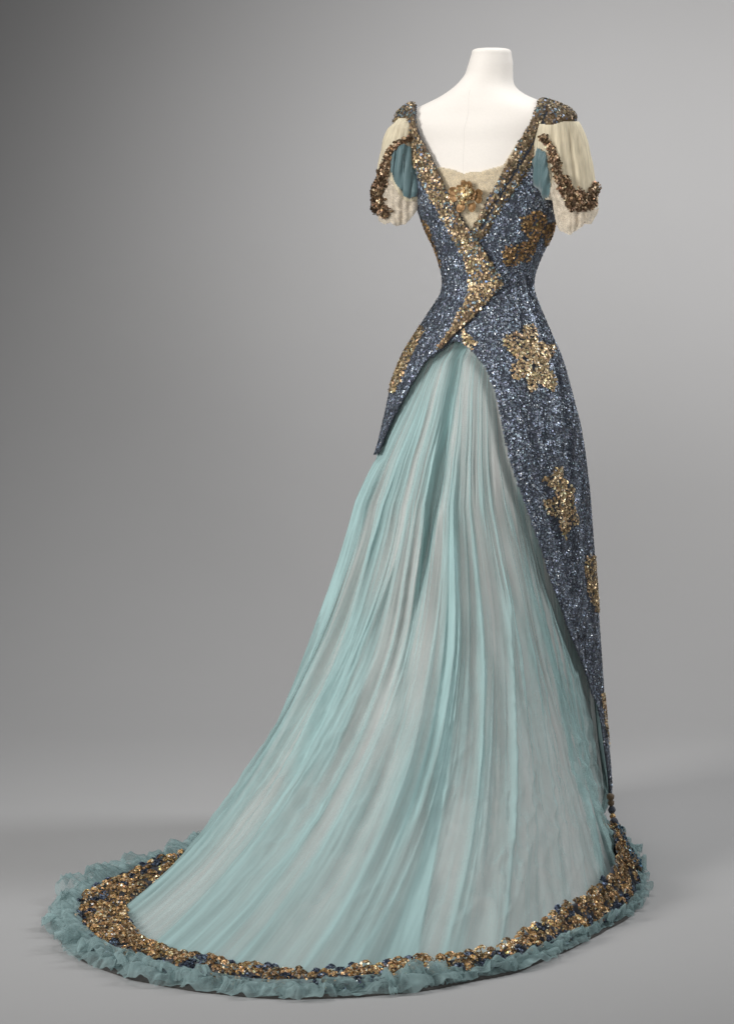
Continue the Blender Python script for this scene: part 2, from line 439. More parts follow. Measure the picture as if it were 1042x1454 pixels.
MOTIFS = [
 ('pale gold flower motif on the hip', 0, [(717, 477), (729, 472), (741, 479), (743, 464), (752, 461), (760, 468), (762, 485), (773, 487), (784, 490), (787, 503), (777, 511), (776, 521), (788, 540), (785, 557), (771, 549), (763, 544), (757, 557), (748, 553), (747, 535), (735, 540), (725, 536), (724, 522), (735, 512), (722, 500), (713, 487)]),
 ('long gold flower motif at knee height', 0, [(787, 661), (799, 664), (801, 681), (814, 692), (814, 719), (820, 740), (807, 754), (804, 768), (797, 754), (792, 737), (776, 726), (773, 713), (787, 706), (787, 695), (769, 681), (783, 675)]),
 ('narrow gold motif on the right edge', 0, [(836, 789), (870, 792), (870, 864), (846, 870), (838, 850), (835, 833), (830, 809)]),
 ('small gold motif low on the right edge', 0, [(852, 985), (875, 985), (880, 1062), (864, 1060), (857, 1030)]),
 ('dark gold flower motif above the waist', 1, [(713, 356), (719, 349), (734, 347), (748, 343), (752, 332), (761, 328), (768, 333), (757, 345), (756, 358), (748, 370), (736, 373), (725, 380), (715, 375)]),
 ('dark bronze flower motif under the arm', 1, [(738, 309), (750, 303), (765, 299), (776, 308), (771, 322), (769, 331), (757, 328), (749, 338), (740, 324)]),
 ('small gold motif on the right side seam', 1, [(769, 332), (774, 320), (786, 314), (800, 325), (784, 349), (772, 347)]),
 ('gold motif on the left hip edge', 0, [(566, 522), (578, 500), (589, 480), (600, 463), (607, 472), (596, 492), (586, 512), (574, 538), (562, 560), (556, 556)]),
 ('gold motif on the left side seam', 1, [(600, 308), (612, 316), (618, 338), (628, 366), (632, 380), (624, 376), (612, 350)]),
 ('gold tip below the trim point', 0, [(656, 464), (667, 476), (676, 490), (670, 498), (658, 489)]),
]

# creases in the sequined skirt
def crease(px, py):
    o = np.zeros(np.shape(px))
    for line, depth, w in (([(748, 395), (757, 440), (770, 475), (789, 515), (799, 560), (808, 620), (812, 680)], .004, 4.0), ([(722, 380), (735, 352), (757, 312)], .003, 5.0),
                           ([(790, 560), (800, 640), (806, 720), (810, 800)], .0035, 6.0), ([(820, 640), (830, 760), (838, 880)], .003, 5.0), ([(812, 880), (832, 930), (846, 985)], .003, 6.0), ([(735, 400), (741, 470)], .003, 4.0), ([(745, 580), (762, 650), (790, 760), (812, 840)], .004, 9.0)):
        o -= 1.9 * depth * np.exp(-(dist_line(px, py, line) / w) ** 2)
    return o

def region_points(n_cand, zlo, zhi, mask_fn, off=0.0, t_lo=-math.pi / 2, t_hi=1.5 * math.pi, dens=70000):
    """points spread evenly over the surface, kept where mask_fn says"""
    nt, nz = 400, int((zhi - zlo) / 0.006) + 2
    T, Z = np.meshgrid(np.linspace(t_lo, t_hi, nt), np.linspace(zlo, zhi, nz), indexing='ij')
    P = surf(T, Z, off)
    a = np.cross(P[1:, :-1] - P[:-1, :-1], P[:-1, 1:] - P[:-1, :-1])
    area = np.linalg.norm(a, axis=-1)
    tot = area.sum()
    n = int(tot * dens)
    c = np.cumsum(area.ravel())
    k = np.searchsorted(c, RNG.random(n) * tot)
    k = np.clip(k, 0, area.size - 1)
    iu, iv = np.unravel_index(k, area.shape)
    t = t_lo + (iu + RNG.random(n)) / (nt - 1) * (t_hi - t_lo)
    z = zlo + (iv + RNG.random(n)) / (nz - 1) * (zhi - zlo)
    P = surf(t, z, off); N = surf_n(t, z)
    px, py = px_of(P)
    keep = mask_fn(px, py, faces_cam(P, N), t, z)
    return P[keep], N[keep], px[keep], py[keep]

def patch(name, mask_fn, off, mat, parent, zlo, zhi, du=0.0035, dz=0.0035, thick=0.0015, t_lo=-math.pi / 2, t_hi=1.5 * math.pi, extra=None):
    nt = int((t_hi - t_lo) * 0.16 / du); nz = int((zhi - zlo) / dz)
    wrap = abs((t_hi - t_lo) - 2 * math.pi) < 1e-6
    tt = np.linspace(t_lo, t_hi, nt, endpoint=not wrap)
    T, Z = np.meshgrid(tt, np.linspace(zlo, zhi, nz), indexing='ij')
    P = surf(T, Z); N = surf_n(T, Z)
    px, py = px_of(P)
    O = off if not callable(off) else off(px, py, T, Z)
    m = mask_fn(px, py, faces_cam(P, N), T, Z)
    V = (P + N * np.asarray(O)[..., None]) if np.ndim(O) else P + N * O
    V[..., 2] = np.maximum(V[..., 2], 0.004)
    Fa = grid_faces(nt, nz, wrap)
    mf = m.reshape(-1)[Fa].sum(1) >= 3
    V, Fa, used = compact(V.reshape(-1, 3), Fa[mf])
    o = link(name, mesh_np(name, V, Fa), mat, parent)
    if thick:
        s = o.modifiers.new('thickness', 'SOLIDIFY'); s.thickness = thick; s.offset = -1
    return o

# ------------------------------------------------------------------ mannequin
def build_mannequin():
    root = bpy.data.objects.new('mannequin', None); COL.objects.link(root)
    root['label'] = 'white muslin dress form with bare neck and back wearing the sequined gown'
    root['category'] = 'mannequin'
    zlo, zhi = at_depth(0, 470, 0)[2], ZTOP
    nt, nz = 160, 260
    T, Z = np.meshgrid(np.linspace(0, 2 * math.pi, nt, endpoint=False), np.linspace(zlo, zhi, nz), indexing='ij')
    py = HORIZON - F * (Z - CH) / 6.0
    P = surf(T, Z); N = surf_n(T, np.minimum(Z, zhi - 0.003))
    off = -0.006 * sstep(140, 175, py) - 0.012 * sstep(400, 455, py)
    V = (P + N * off[..., None]).reshape(-1, 3)
    Fa = grid_faces(nt, nz, True)
    V, Fa, _ = compact(V, Fa)
    # softly domed neck cap
    top = np.arange(nt) * nz + nz - 1
    cx, cy, cz = V[top].mean(0)
    rings = []
    base = V[top]
    allV = [V]; Fs = [Fa]
    prev = top; n0 = len(V)
    for f, dz in ((.992, .0030), (.97, .0058), (.93, .0080), (.85, .0098), (.7, .0112), (.4, .0122), (.02, .0126)):
        R = np.array([cx, cy, cz]) + (base - [cx, cy, cz]) * f + [0, 0, dz]
        idx = np.arange(nt) + n0; n0 += nt
        allV.append(R)
        Fs.append(np.stack([prev, idx, np.roll(idx, -1), np.roll(prev, -1)], -1)); prev = idx
    link('torso', mesh_np('torso', np.vstack(allV), np.vstack(Fs)), M['muslin'], root)
    # centre back seam: a thin raised ridge of stitched cloth
    zs = np.linspace(at_depth(0, 255, 0)[2], at_depth(0, 128, 0)[2], 60)
    ts = math.pi / 2 + np.zeros_like(zs)
    p = surf(ts, zs); n = surf_n(ts, zs)
    pyz = HORIZON - F * (zs - CH) / 6.0
    p = p + n * (-0.006 * sstep(140, 175, pyz))[:, None]
    sd = np.array([SV[0], SV[1], 0]) * 0.0011
    V = np.stack([p - sd + n * -0.0004, p + n * 0.0007, p + sd + n * -0.0004], 0)
    link('seam', mesh_np('seam', V.reshape(-1, 3), grid_faces(3, len(zs))), M['seam'], root)
build_mannequin()

# ------------------------------------------------------------------ gown
GOWN = bpy.data.objects.new('evening_gown', None); COL.objects.link(GOWN)
GOWN['label'] = 'blue sequined evening gown with gold trim and long teal chiffon train on a dress form'
GOWN['category'] = 'gown'

Z_SH = at_depth(0, 146, 0)[2]
def m_left(px, py, f, t, z):  return f & inside(px, py, LEFT) & ~inside(px, py, NECK)
def t_left_lim(z):
    return math.pi + 0.15 + 0.9 * sstep(at_depth(0, 640, 0)[2], 0.1, z)
def m_right(px, py, f, t, z):
    face = f & ~inside(px, py, LEFT_IN) & ~inside(px, py, NECK) & ~inside(px, py, OPENING)
    back = (~f) & (((t < 0.6 - 1.1 * sstep(0.50, 0.28, z)) | (t > t_left_lim(z))) | (z > at_depth(0, 640, 0)[2])) & (z < at_depth(0, 160, 0)[2])
    return face | back
def m_left_clean(px, py, f, t, z): return m_left(px, py, f, t, z)

def off_right(px, py, T, Z): return 0.001 + crease(px, py)
def off_left(px, py, T, Z): return 0.0060 - 0.0045 * sstep(500, 600, py) + crease(px, py) * 0.5

right = patch('overskirt', m_right, off_right, M['navy_cloth'], GOWN, 0.03, Z_SH, thick=0.002)
left = patch('wrap_panel', m_left, off_left, M['navy_cloth'], GOWN, at_depth(0, 660, 0)[2], Z_SH, thick=0.003)

def in_motif(px, py):
    r = np.zeros(np.shape(px), bool)
    for _, _, poly in MOTIFS: r |= inside(px, py, poly)
    return r
def build_blue():
    for host, mask, offf, zlo in ((right, m_right, off_right, 0.03), (left, m_left, off_left, at_depth(0, 660, 0)[2])):
        def mk(px, py, f, t, z):
            jx = px + RNG.normal(0, 1.2, px.shape); jy = py + RNG.normal(0, 1.2, px.shape)
            m = mask(px, py, f, t, z)
            m &= ~(f & in_motif(jx, jy))
            m &= ~(f & (inside(px, py, RBAND) | inside(px, py, LBAND)))
            m &= f | (RNG.random(px.shape) < 0.5)
            return m
        P, N, px, py = region_points(0, zlo, Z_SH, mk, dens=150000)
        P = P + N * offf(px, py, 0, 0)[:, None]
        n = len(P)
        c = tints(n, BLUE, 0.48, BLUE_PALE, 0.06)
        cl = noise2(P[:, 0] * 60 + P[:, 1] * 37, P[:, 2] * 60, 3)
        c *= (0.72 + 0.6 * cl)[:, None]
        # the net ripples a little, so whole patches of paillettes catch or miss the lamps together
        e = 0.002
        q = lambda X: noise2(X[:, 0] * 75 + X[:, 1] * 50, X[:, 2] * 42, 17) + 0.5 * noise2(X[:, 0] * 160 - X[:, 1] * 130, X[:, 2] * 120, 18)
        G = np.stack([q(P + np.array(d) * e) - q(P - np.array(d) * e) for d in ((1, 0, 0), (0, 1, 0), (0, 0, 1))], 1) / (2 * e)
        N = N - 0.0055 * G
        sequins('sequin_cover', P, N, M['blue_seq'], host, 0.0033, 0.25, c)
build_blue()

def build_motifs():
    for label, dark, poly in MOTIFS:
        ys = [p[1] for p in poly]
        zlo = max(0.02, at_depth(0, max(ys) + 12, -0.1)[2] - 0.03); zhi = at_depth(0, min(ys) - 12, 0.1)[2] + 0.03
        lift = 0.0062 if min(p[0] for p in poly) < 640 else 0.003
        def mk(px, py, f, t, z):
            return f & inside(px + RNG.normal(0, .9, px.shape), py + RNG.normal(0, .9, px.shape), poly) & ~inside(px, py, LBAND) & ~inside(px, py, RBAND)
        P, N, px, py = region_points(0, zlo, min(zhi, Z_SH), mk, dens=110000)
        P = P + N * (lift + crease(px, py))[:, None]
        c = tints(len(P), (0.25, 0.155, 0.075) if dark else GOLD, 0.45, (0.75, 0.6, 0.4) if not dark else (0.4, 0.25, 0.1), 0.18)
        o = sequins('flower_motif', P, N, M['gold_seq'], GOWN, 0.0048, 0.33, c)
        o['label'] = label
build_motifs()

# gold bands along the crossed neckline
def band_off(mid, rim, base, hgt, valley=0.0):
    def f(px, py, T=None, Z=None):
        d = dist_line(px, py, mid)
        de = dist_line(px, py, rim + rim[:1])
        return base + hgt * (1 - np.exp(-(de / 3.5) ** 2)) - valley * np.exp(-(d / 3.0) ** 2)
    return f
def build_bands():
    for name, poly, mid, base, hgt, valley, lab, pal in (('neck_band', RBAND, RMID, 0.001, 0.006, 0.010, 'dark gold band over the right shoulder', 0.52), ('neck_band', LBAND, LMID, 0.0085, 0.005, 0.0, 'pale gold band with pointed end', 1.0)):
        fo = band_off(mid, poly, base, hgt, valley)
        def mk(px, py, f, t, z): return f & inside(px, py, poly)
        zlo = at_depth(0, max(p[1] for p in poly) + 6, 0.0)[2] - 0.02
        zhi = at_depth(0, 141, 0)[2]
        o = patch(name, mk, fo, M['bronze_cloth'], GOWN, zlo, zhi, 0.0022, 0.0022, 0.004)
        o['label'] = lab
        def mk2(px, py, f, t, z): return f & inside(px + RNG.normal(0, .8, px.shape), py + RNG.normal(0, .8, px.shape), poly)
        P, N, px, py = region_points(0, zlo, zhi, mk2, dens=115000)
        P = P + N * (fo(px, py) + 0.0005)[:, None]
        n = len(P)
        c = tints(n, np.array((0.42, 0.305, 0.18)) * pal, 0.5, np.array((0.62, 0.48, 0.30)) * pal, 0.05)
        m = (noise2(px / 9, py / 9, 5) > 0.60) & (RNG.random(n) < 0.4)
        c[m] = tints(m.sum(), (0.16, 0.22, 0.24), 0.4)
        m = RNG.random(n) < 0.10
        c[m] = tints(m.sum(), (0.10, 0.14, 0.22), 0.4)
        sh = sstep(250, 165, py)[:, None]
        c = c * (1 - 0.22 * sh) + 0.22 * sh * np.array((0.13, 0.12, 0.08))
        m = valley * np.exp(-(dist_line(px, py, mid) / 4.0) ** 2) > 0.003
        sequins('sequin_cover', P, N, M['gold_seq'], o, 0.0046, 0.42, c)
build_bands()

# lace inset with rosette
def build_lace():
    def mk(px, py, f, t, z): return f & inside(px, py, LACE)
    fo = lambda px, py, T, Z: -0.0035 + 0.0016 * noise2(px / 5, py / 5, 8) + 0.0022 * np.exp(-((py - (240 + 4 * np.sin(px / 9))) / 3) ** 2)
    patch('lace_inset', mk, fo, M['lace_in'], GOWN, at_depth(0, 350, 0)[2], at_depth(0, 195, 0)[2], 0.002, 0.002, 0)
build_lace()

def surf_at_px(px, py, off=0.0, zr=(0.5, 1.5)):
    """3-D place on the gown surface seen at a photo pixel"""
    best = None
    T, Z = np.meshgrid(np.linspace(-0.6, math.pi + 0.3, 400), np.linspace(*zr, 600), indexing='ij')
    P = surf_at_px.cache.get(zr)
    if P is None:
        P = surf(T, Z); N = surf_n(T, Z); surf_at_px.cache[zr] = P = (P, N, px_of(P), faces_cam(P, N))
    P, N, (qx, qy), f = P
    d = np.hypot(qx - px, qy - py) + np.where(f, 0, 1e6)
    k = np.unravel_index(np.argmin(d), d.shape)
    return P[k] + N[k] * off, N[k]
surf_at_px.cache = {}

def petal_mesh(w, l, curl, seed):
    r = random.Random(seed)
    nu, nv = 6, 6
    V = []
    for i in range(nu):
        a = i / (nu - 1) * 2 - 1
        for j in range(nv):
            b = j / (nv - 1)
            wid = w * math.sin(math.pi * (0.18 + 0.72 * b)) ** 0.7
            V.append((a * wid, b * l, 0.35 * w * (a * a) + curl * b * b + r.uniform(-.06, .06) * w))
    return mesh_np('petal', np.array(V), grid_faces(nu, nv))

def build_rosette():
    from mathutils import Matrix, Vector
    c, n = surf_at_px(664, 276, 0.003, (1.1, 1.4))
    root = bpy.data.objects.new('rosette', None); COL.objects.link(root)
    root.parent = GOWN
    n = Vector(n); up = Vector((0, 0, 1)); sx = up.cross(n).normalized(); uy = n.cross(sx)
    root.matrix_world = Matrix(((sx.x, uy.x, n.x, c[0]), (sx.y, uy.y, n.y, c[1]), (sx.z, uy.z, n.z, c[2]), (0, 0, 0, 1))) @ Matrix.Diagonal((1.3, 1.3, 0.7, 1.0))
    def petal(x, y, ang, w, l, curl, tilt, z, mat='gold_ribbon'):
        o = link('petal', petal_mesh(w, l, curl, random.random()), M[mat], root)
        o.location = (x, y, z); o.rotation_euler = (tilt, 0, ang)
        s = o.modifiers.new('thickness', 'SOLIDIFY'); s.thickness = 0.0008
    for k in range(7):
        petal(0, 0.004, k * 2 * math.pi / 7 + .3 + random.uniform(-.25, .25), random.uniform(.006, .009), random.uniform(.014, .020), .004, random.uniform(.1, .3), .002, 'bronze_ribbon')
    for k in range(5):
        petal(random.uniform(-.003, .003), 0.005, k * 2 * math.pi / 5 + random.uniform(-.3, .3), .006, random.uniform(.009, .013), .006, 0.5, .006)
    for k in range(3):
        petal(0, 0.006, k * 2 * math.pi / 3 + .7, .005, .009, .005, 0.95, .010)
    for x, y, a in ((-.022, -.004, 1.9), (-.021, .003, 1.2), (.022, -.006, -1.9), (.023, .0, -1.3), (.012, -.018, -2.8), (-.010, -.019, 2.9)):
        petal(x * .7, y * .7, a, .007, .015, .004, 0.3, .002, 'bronze_ribbon')
build_rosette()

def rosette_beads():
    c, n = surf_at_px(664, 274, 0.012, (1.1, 1.4))
    k = 150
    off = RNG.normal(0, 1, (k, 2)) * [0.0085, 0.0095]
    P = c + off[:, :1] * np.array([SV[0], SV[1], 0]) + off[:, 1:] * np.array([0, 0, 1.0]) + n * (RNG.random((k, 1)) * 0.005 - 0.12 * np.abs(off).sum(1)[:, None])
    sequins('bead_cover', P, np.tile(n, (k, 1)), M['gold_seq'], GOWN, 0.0045, 0.6, tints(k, (0.5, 0.36, 0.18), 0.5, (0.9, 0.75, 0.5), 0.25))
rosette_beads()

# ------------------------------------------------------------------ sleeves
SLEEVES = {
 'R': dict(Y=-0.085, dep=0.052, rows=[(156, 784, 804), (160, 778, 810), (168, 768, 817), (175, 763, 823), (186, 760, 829), (200, 758, 834), (230, 757, 841), (260, 762, 845), (280, 772, 849), (300, 782, 849), (318, 788, 842), (334, 793, 832)],
   keep=[(755, 176), (786, 176), (800, 172), (826, 172), (860, 265), (852, 290), (846, 303), (838, 318), (828, 318), (818, 327), (808, 333), (800, 330), (794, 327), (789, 312), (786, 296), (783, 284), (779, 284), (755, 284), (745, 220)],
   lower=[(777, 282), (783, 262), (790, 245), (797, 258), (806, 276), (820, 290), (832, 300), (846, 296), (860, 285), (850, 340), (780, 340)],
   teal=[(766, 209), (775, 216), (780, 230), (781, 247), (782, 270), (784, 284), (771, 277), (764, 265), (757, 247), (757, 232), (761, 217)],
   band=[(774, 196), (781, 208), (787, 224), (792, 242), (797, 256), (804, 271), (814, 283), (825, 289), (834, 285), (840, 274), (842, 262)], bw=8.2),
 'L': dict(Y=0.06, dep=0.05, rows=[(156, 578, 592), (160, 570, 596), (168, 560, 600), (180, 551, 602), (200, 543, 602), (230, 537, 604), (260, 533, 606), (280, 532, 606), (300, 534, 604), (315, 541, 596), (324, 548, 585)],
   keep=[(610, 168), (566, 168), (540, 190), (525, 250), (525, 290), (534, 303), (540, 313), (548, 318), (556, 316), (564, 321), (574, 318), (583, 310), (590, 298), (597, 285), (612, 270)],
   lower=[(530, 290), (540, 270), (548, 250), (556, 258), (566, 276), (578, 287), (592, 285), (612, 275), (610, 330), (520, 330), (520, 290)],
   teal=[(574, 203), (579, 209), (584, 226), (589, 247), (594, 274), (580, 284), (570, 274), (559, 255), (555, 240), (556, 221), (562, 207)],
   band=[(581, 196), (571, 200), (562, 207), (554, 219), (548, 236), (544, 252), (540, 268), (537, 283), (541, 295), (549, 303), (556, 300)], bw=5.2)}

def build_sleeve(key):
    S = SLEEVES[key]
    R = np.array(S['rows'], float)
    yq = np.arange(R[0, 0], R[-1, 0] + .5, 0.5)
    d = S['Y'] - CY
    l = _smooth(np.interp(yq, R[:, 0], R[:, 1]), 6); r = _smooth(np.interp(yq, R[:, 0], R[:, 2]), 6)
    l[:6] = np.interp(yq[:6], R[:, 0], R[:, 1]); r[:6] = np.interp(yq[:6], R[:, 0], R[:, 2])
    zq = CH - (yq - HORIZON) * d / F
    xl = (l - MIDX) * d / F + CX; xr = (r - MIDX) * d / F + CX
    zi, xci, hi = zq[::-1], ((xl + xr) / 2)[::-1], ((xr - xl) / 2)[::-1]
    def sf(t, z):
        t, z = np.broadcast_arrays(t, z)
        xc = np.interp(z, zi, xci); h = np.interp(z, zi, hi)
        dp = S['dep'] * np.minimum(1, h / 0.035)
        fold = 1 + (0.03 * np.sin(t * 9 + z * 14) + 0.026 * np.sin(t * 21 - z * 12)) * (0.3 + 0.7 * sstep(zi[-1] - .01, zi[-1] - .06, z))
        fold = 1 + (fold - 1) * np.abs(np.sin(t))
        return np.stack([xc + h * np.cos(t), S['Y'] - dp * np.sin(t) * fold, z], -1)
    root = bpy.data.objects.new('sleeve', None); COL.objects.link(root); root.parent = GOWN
    nt, nz = 200, 150
    T, Z = np.meshgrid(np.linspace(0, 2 * math.pi, nt, endpoint=False), np.linspace(zi[0], zi[-1], nz), indexing='ij')
    P = sf(T, Z); N = surf_n(T, np.clip(Z, zi[0] + .002, zi[-1] - .002), sf); px, py = px_of(P); f = np.sin(T) > -0.02
    keep = inside(px, py, S['keep'])
    low = inside(px, py, S['lower']); teal = inside(px, py, S['teal']) & f
    Fa = grid_faces(nt, nz, True)
    def part(name, mask, off, mat, thick=0):
        mf = mask.reshape(-1)[Fa].sum(1) >= 3
        V = (P + N * off[..., None]).reshape(-1, 3) if np.ndim(off) else (P + N * off).reshape(-1, 3)
        V2, F2, _ = compact(V, Fa[mf])
        o = link(name, mesh_np(name, V2, F2), mat, root)
        return o
    lum = 0.002 * (noise2(px / 6, py / 30, 11) - .5)
    part('sleeve_cap', keep & ~low, lum, M['cream'])
    part('lace_flounce', keep & low, 0.0015 + 0.004 * (noise2(px / 5, py / 9, 12) - .5), M['lace'])
    lt = part('lining', keep, -0.006 + 0 * px, M['lace'])
    de = dist_line(px, py, S['teal'] + S['teal'][:1])
    pleat = 0.0035 * (1 - np.exp(-(de / 4) ** 2)) + 0.0085 * (2 * np.abs(noise2(px / 4.6 + py / 50, py / 70, 13) - .5))
    part('undersleeve', teal, 0.001 + pleat, M['teal'])
    # bronze beaded band: clusters of paillettes stitched flat along the sleeve
    path = S['band']
    dl = dist_line(px, py, path)
    ramp = np.linspace(0, 1, len(path))
    dv = np.stack([np.hypot(px - x, py - y) for x, y in path], 0)
    along = ramp[np.argmin(dv, 0)]
    half = S['bw'] * (0.60 + 0.95 * np.exp(-((along - 0.66) / 0.22) ** 2)) * sstep(1.12, 0.85, along) * (0.55 + 0.9 * noise2(px / 6, py / 6, 14))
    mask = (dl < half) & f & keep
    dome = 0.0022 + 0.0020 * np.clip(1 - (dl / np.maximum(half, 1)) ** 2, 0, 1) + 0.003 * noise2(px / 5, py / 5, 15)
    bb = part('beaded_band', mask, dome, M['bronze_cloth'])
    idx = np.flatnonzero(mask.ravel())
    n = 3000
    k = RNG.choice(idx, n)
    Pb = (P + N * dome[..., None]).reshape(-1, 3)[k] + RNG.normal(0, 0.0017, (n, 3)); Nb = N.reshape(-1, 3)[k]
    cl = noise2(px / 4.5, py / 4.5, 16).ravel()[k]
    c = tints(n, (0.15, 0.092, 0.052), 0.45, (0.42, 0.31, 0.2), 0.14) * (0.55 + 0.95 * cl)[:, None]
    sequins('bead_cover', Pb, Nb, M['bronze_seq'], bb, 0.0046, 0.6, c)

def tube(path, rad, nseg=80, nring=14, lump=0.25, seed=1):
    s = np.concatenate([[0], np.cumsum(np.linalg.norm(np.diff(path, axis=0), axis=1))])
    u = np.linspace(0, s[-1], nseg)
    C = np.stack([_smooth(np.interp(u, s, path[:, k]), 2) for k in range(3)], 1)
    Tn = np.gradient(C, axis=0); Tn /= np.linalg.norm(Tn, axis=1, keepdims=True)
    ref = np.array([0.3, -1.0, 0.2]); A = np.cross(Tn, ref); A /= np.linalg.norm(A, axis=1, keepdims=True); B = np.cross(Tn, A)
    an = np.linspace(0, 2 * math.pi, nring, endpoint=False)
    D = np.cos(an)[None, :, None] * A[:, None] + np.sin(an)[None, :, None] * B[:, None]
    lum = 1 + lump * (noise2(np.repeat(u[:, None], nring, 1) / (rad * 1.1), np.repeat(an[None], nseg, 0) * 1.2, seed) * 2 - 1)
    taper = np.minimum(1, np.minimum(u, s[-1] - u) / (rad * 1.2) + 0.35)
    V = C[:, None] + D * (rad * lum * taper[:, None])[..., None]
    Fa = []
    for i in range(nseg - 1):
        for j in range(nring):
            j2 = (j + 1) % nring
            Fa.append((i * nring + j, (i + 1) * nring + j, (i + 1) * nring + j2, i * nring + j2))
    return V, D, np.array(Fa)

def rope(name, path, rad, parent, n, base=(0.20, 0.115, 0.05), alt=(0.5, 0.36, 0.2), seed=1, size=0.0048):
    V, D, Fa = tube(path, rad, seed=seed)
    o = link(name, mesh_np(name, V.reshape(-1, 3), Fa), M['bronze_cloth'], parent)
    k = RNG.integers(0, V.shape[0] * V.shape[1], n)
    P = V.reshape(-1, 3)[k] + RNG.normal(0, 0.0012, (n, 3)); N = D.reshape(-1, 3)[k]
    return o, P, N, tints(n, base, 0.5, alt, 0.15)

for key in ('R', 'L'):
    build_sleeve(key)

# ------------------------------------------------------------------ train: satin skirt under gathered chiffon
def fold_warp(u, s):
    return u + 0.13 * (noise2(u * 2.6, s * 2.6, 21) - .5) * (0.25 + s) + 0.035 * (noise2(u * 9, s * 5, 22) - .5)
def fold_profile(u, s):
    w = fold_warp(u, s)
    a = 1 - np.abs(2 * noise2(w * 7.0, s * 1.6, 31) - 1)
    b = 1 - np.abs(2 * noise2(w * 17.0, s * 2.4, 32) - 1)
    c = noise2(w * 40.0, s * 4, 33)
    return 0.55 * a + 0.50 * b * (0.4 + 1.2 * noise2(u * 4, s * 4, 36)) + 0.30 * c + 0.09 * noise2(w * 85, s * 3, 35) + 0.22 * fold_lines(u, s) - 0.85
def fold_lines(u, s):
    """narrow pressed ridges where the gauze doubles over itself"""
    w = fold_warp(u, s)
    a = (1 - np.abs(2 * noise2(w * 15.0, s * 1.3, 37) - 1)) ** 7
    b = (1 - np.abs(2 * noise2(w * 33.0, s * 2.0, 38) - 1)) ** 6
    c = (1 - np.abs(2 * noise2(w * 62.0, s * 2.2, 40) - 1)) ** 4
    return np.clip(a + 0.7 * b * noise2(u * 6, s * 5, 39) + 0.35 * c * noise2(u * 5, s * 6, 44), 0, 1.2)
def build_train():
    nu, nv = 1500, 230
    # more columns where the train is seen
    u0, u1 = -0.15, hem_u(t_of_u(HEMLEN * 0.0)) + 0
    u = np.linspace(0, HEMLEN, nu, endpoint=False)
    tu = t_of_u(u)
    tlin = tu[0] + np.linspace(0, 2 * math.pi, nu, endpoint=False)
    tt = 0.55 * tu + 0.45 * tlin
    uu = hem_u(tt)
    vv = np.linspace(0, 1, nv)
    s = 1 - (1 - vv) ** 1.6
    z = Z0 + 0.03 - (Z0 + 0.03 - ZH) * s
    T, Z = np.meshgrid(tt, z, indexing='ij'); U, S = np.meshgrid(uu, s, indexing='ij')
    P = surf(T, Z); N = surf_n(T, np.maximum(Z, ZH + .0015))
    px, py = px_of(P)
    f = faces_cam(P, N)
    ins = inside(px, py, OPENING) & f
    de = np.minimum(dist_line(px, py, OPEN_L), dist_line(px, py, OPEN_R))
    Tm = np.mod(T + 0.5 * math.pi, 2 * math.pi) - 0.5 * math.pi
    lefty = sstep(1.7, 2.5, Tm) * sstep(3.9, 3.4, Tm)          # the wearer's left hip, where the gauze lies close under the wrap
    ins = ins | (~f & (Tm > 1.7) & (Tm < 3.9) & (py > 655))
    room = np.where(ins, np.clip(de / 45, 0, 1), 0)
    edge = [(652, 480), (655, 640), (652, 800), (648, 950), (640, 1060), (626, 1170), (608, 1270), (590, 1372)]
    ex = np.interp(py, [e[1] for e in edge], [e[0] for e in edge])
    rightside = sstep(-3, 3, px - ex)
    right_hang = rightside * sstep(640, 900, py) * ins
    amp = 0.003 + 0.027 * sstep(0.0, 0.55, S) * (1 - 0.55 * sstep(0.75, 1, S))
    fo = fold_profile(U, S)
    D = -0.005 + 0.0035 * lefty * np.exp(-((py - 640) / 60) ** 2) + np.where(fo > 0, fo * room, fo * np.maximum(room, 0.25)) * amp
    D -= (0.011 - 0.0095 * lefty) * sstep(1150, 1040, py) * (1 - np.where(ins, np.clip(de / 14, 0, 1), np.where(f, 0, 0.6)))
    wr = fold_warp(U, S)
    D += right_hang * np.clip(de / 30, 0, 1) * (0.011 * ((1 - np.abs(2 * noise2(wr * 13, S * 1.2, 61) - 1)) ** 2 - .45) + 0.006 * fold_lines(U, S)) * sstep(1.0, .93, S)
    # one deep gather below the point of the opening
    gut = [(650, 478), (643, 520), (634, 570), (628, 620), (624, 680), (612, 740), (601, 800), (588, 860), (576, 920), (569, 980), (566, 1060)]
    gd = dist_line(px, py, gut)
    D -= np.where(f, 0.021 * np.exp(-(gd / 7.0) ** 2) * sstep(1080, 700, py), 0)
    crum = (1 - np.abs(2 * noise2(U * 16 + S * 7, S * 26 - U * 9, 41) - 1)) ** 2 + 0.6 * (1 - np.abs(2 * noise2(U * 34 - S * 11, S * 44 + U * 15, 42) - 1)) ** 2 - .5
    D += np.where(ins, (0.0035 + 0.0040 * rightside * sstep(.7, .85, S)) * crum * sstep(.45, .85, S) * sstep(1.0, .93, S) * (0.25 + 1.1 * noise2(U * 5, S * 6, 43)), 0)
    V = P + N * D[..., None]
    V[..., 2] = np.maximum(V[..., 2], 0.009 + 0.004 * noise2(U * 40, S * 60, 5))
    # how tightly the chiffon is gathered (threads per width)
    w = fold_warp(U, S)
    st = 0.45 * noise2(w * 12, S * 2.2, 50) + 0.35 * noise2(w * 28, S * 3.5, 51) + 0.20 * noise2(w * 64, S * 5, 52)
    patchy = sstep(0.25, 0.75, noise2(U * 4.5, S * 4.5, 53))
    fl_ = fold_lines(U, S)
    dens = -0.04 + 0.76 * sstep(0.30, 0.80, st) * (0.5 + 0.6 * patchy)
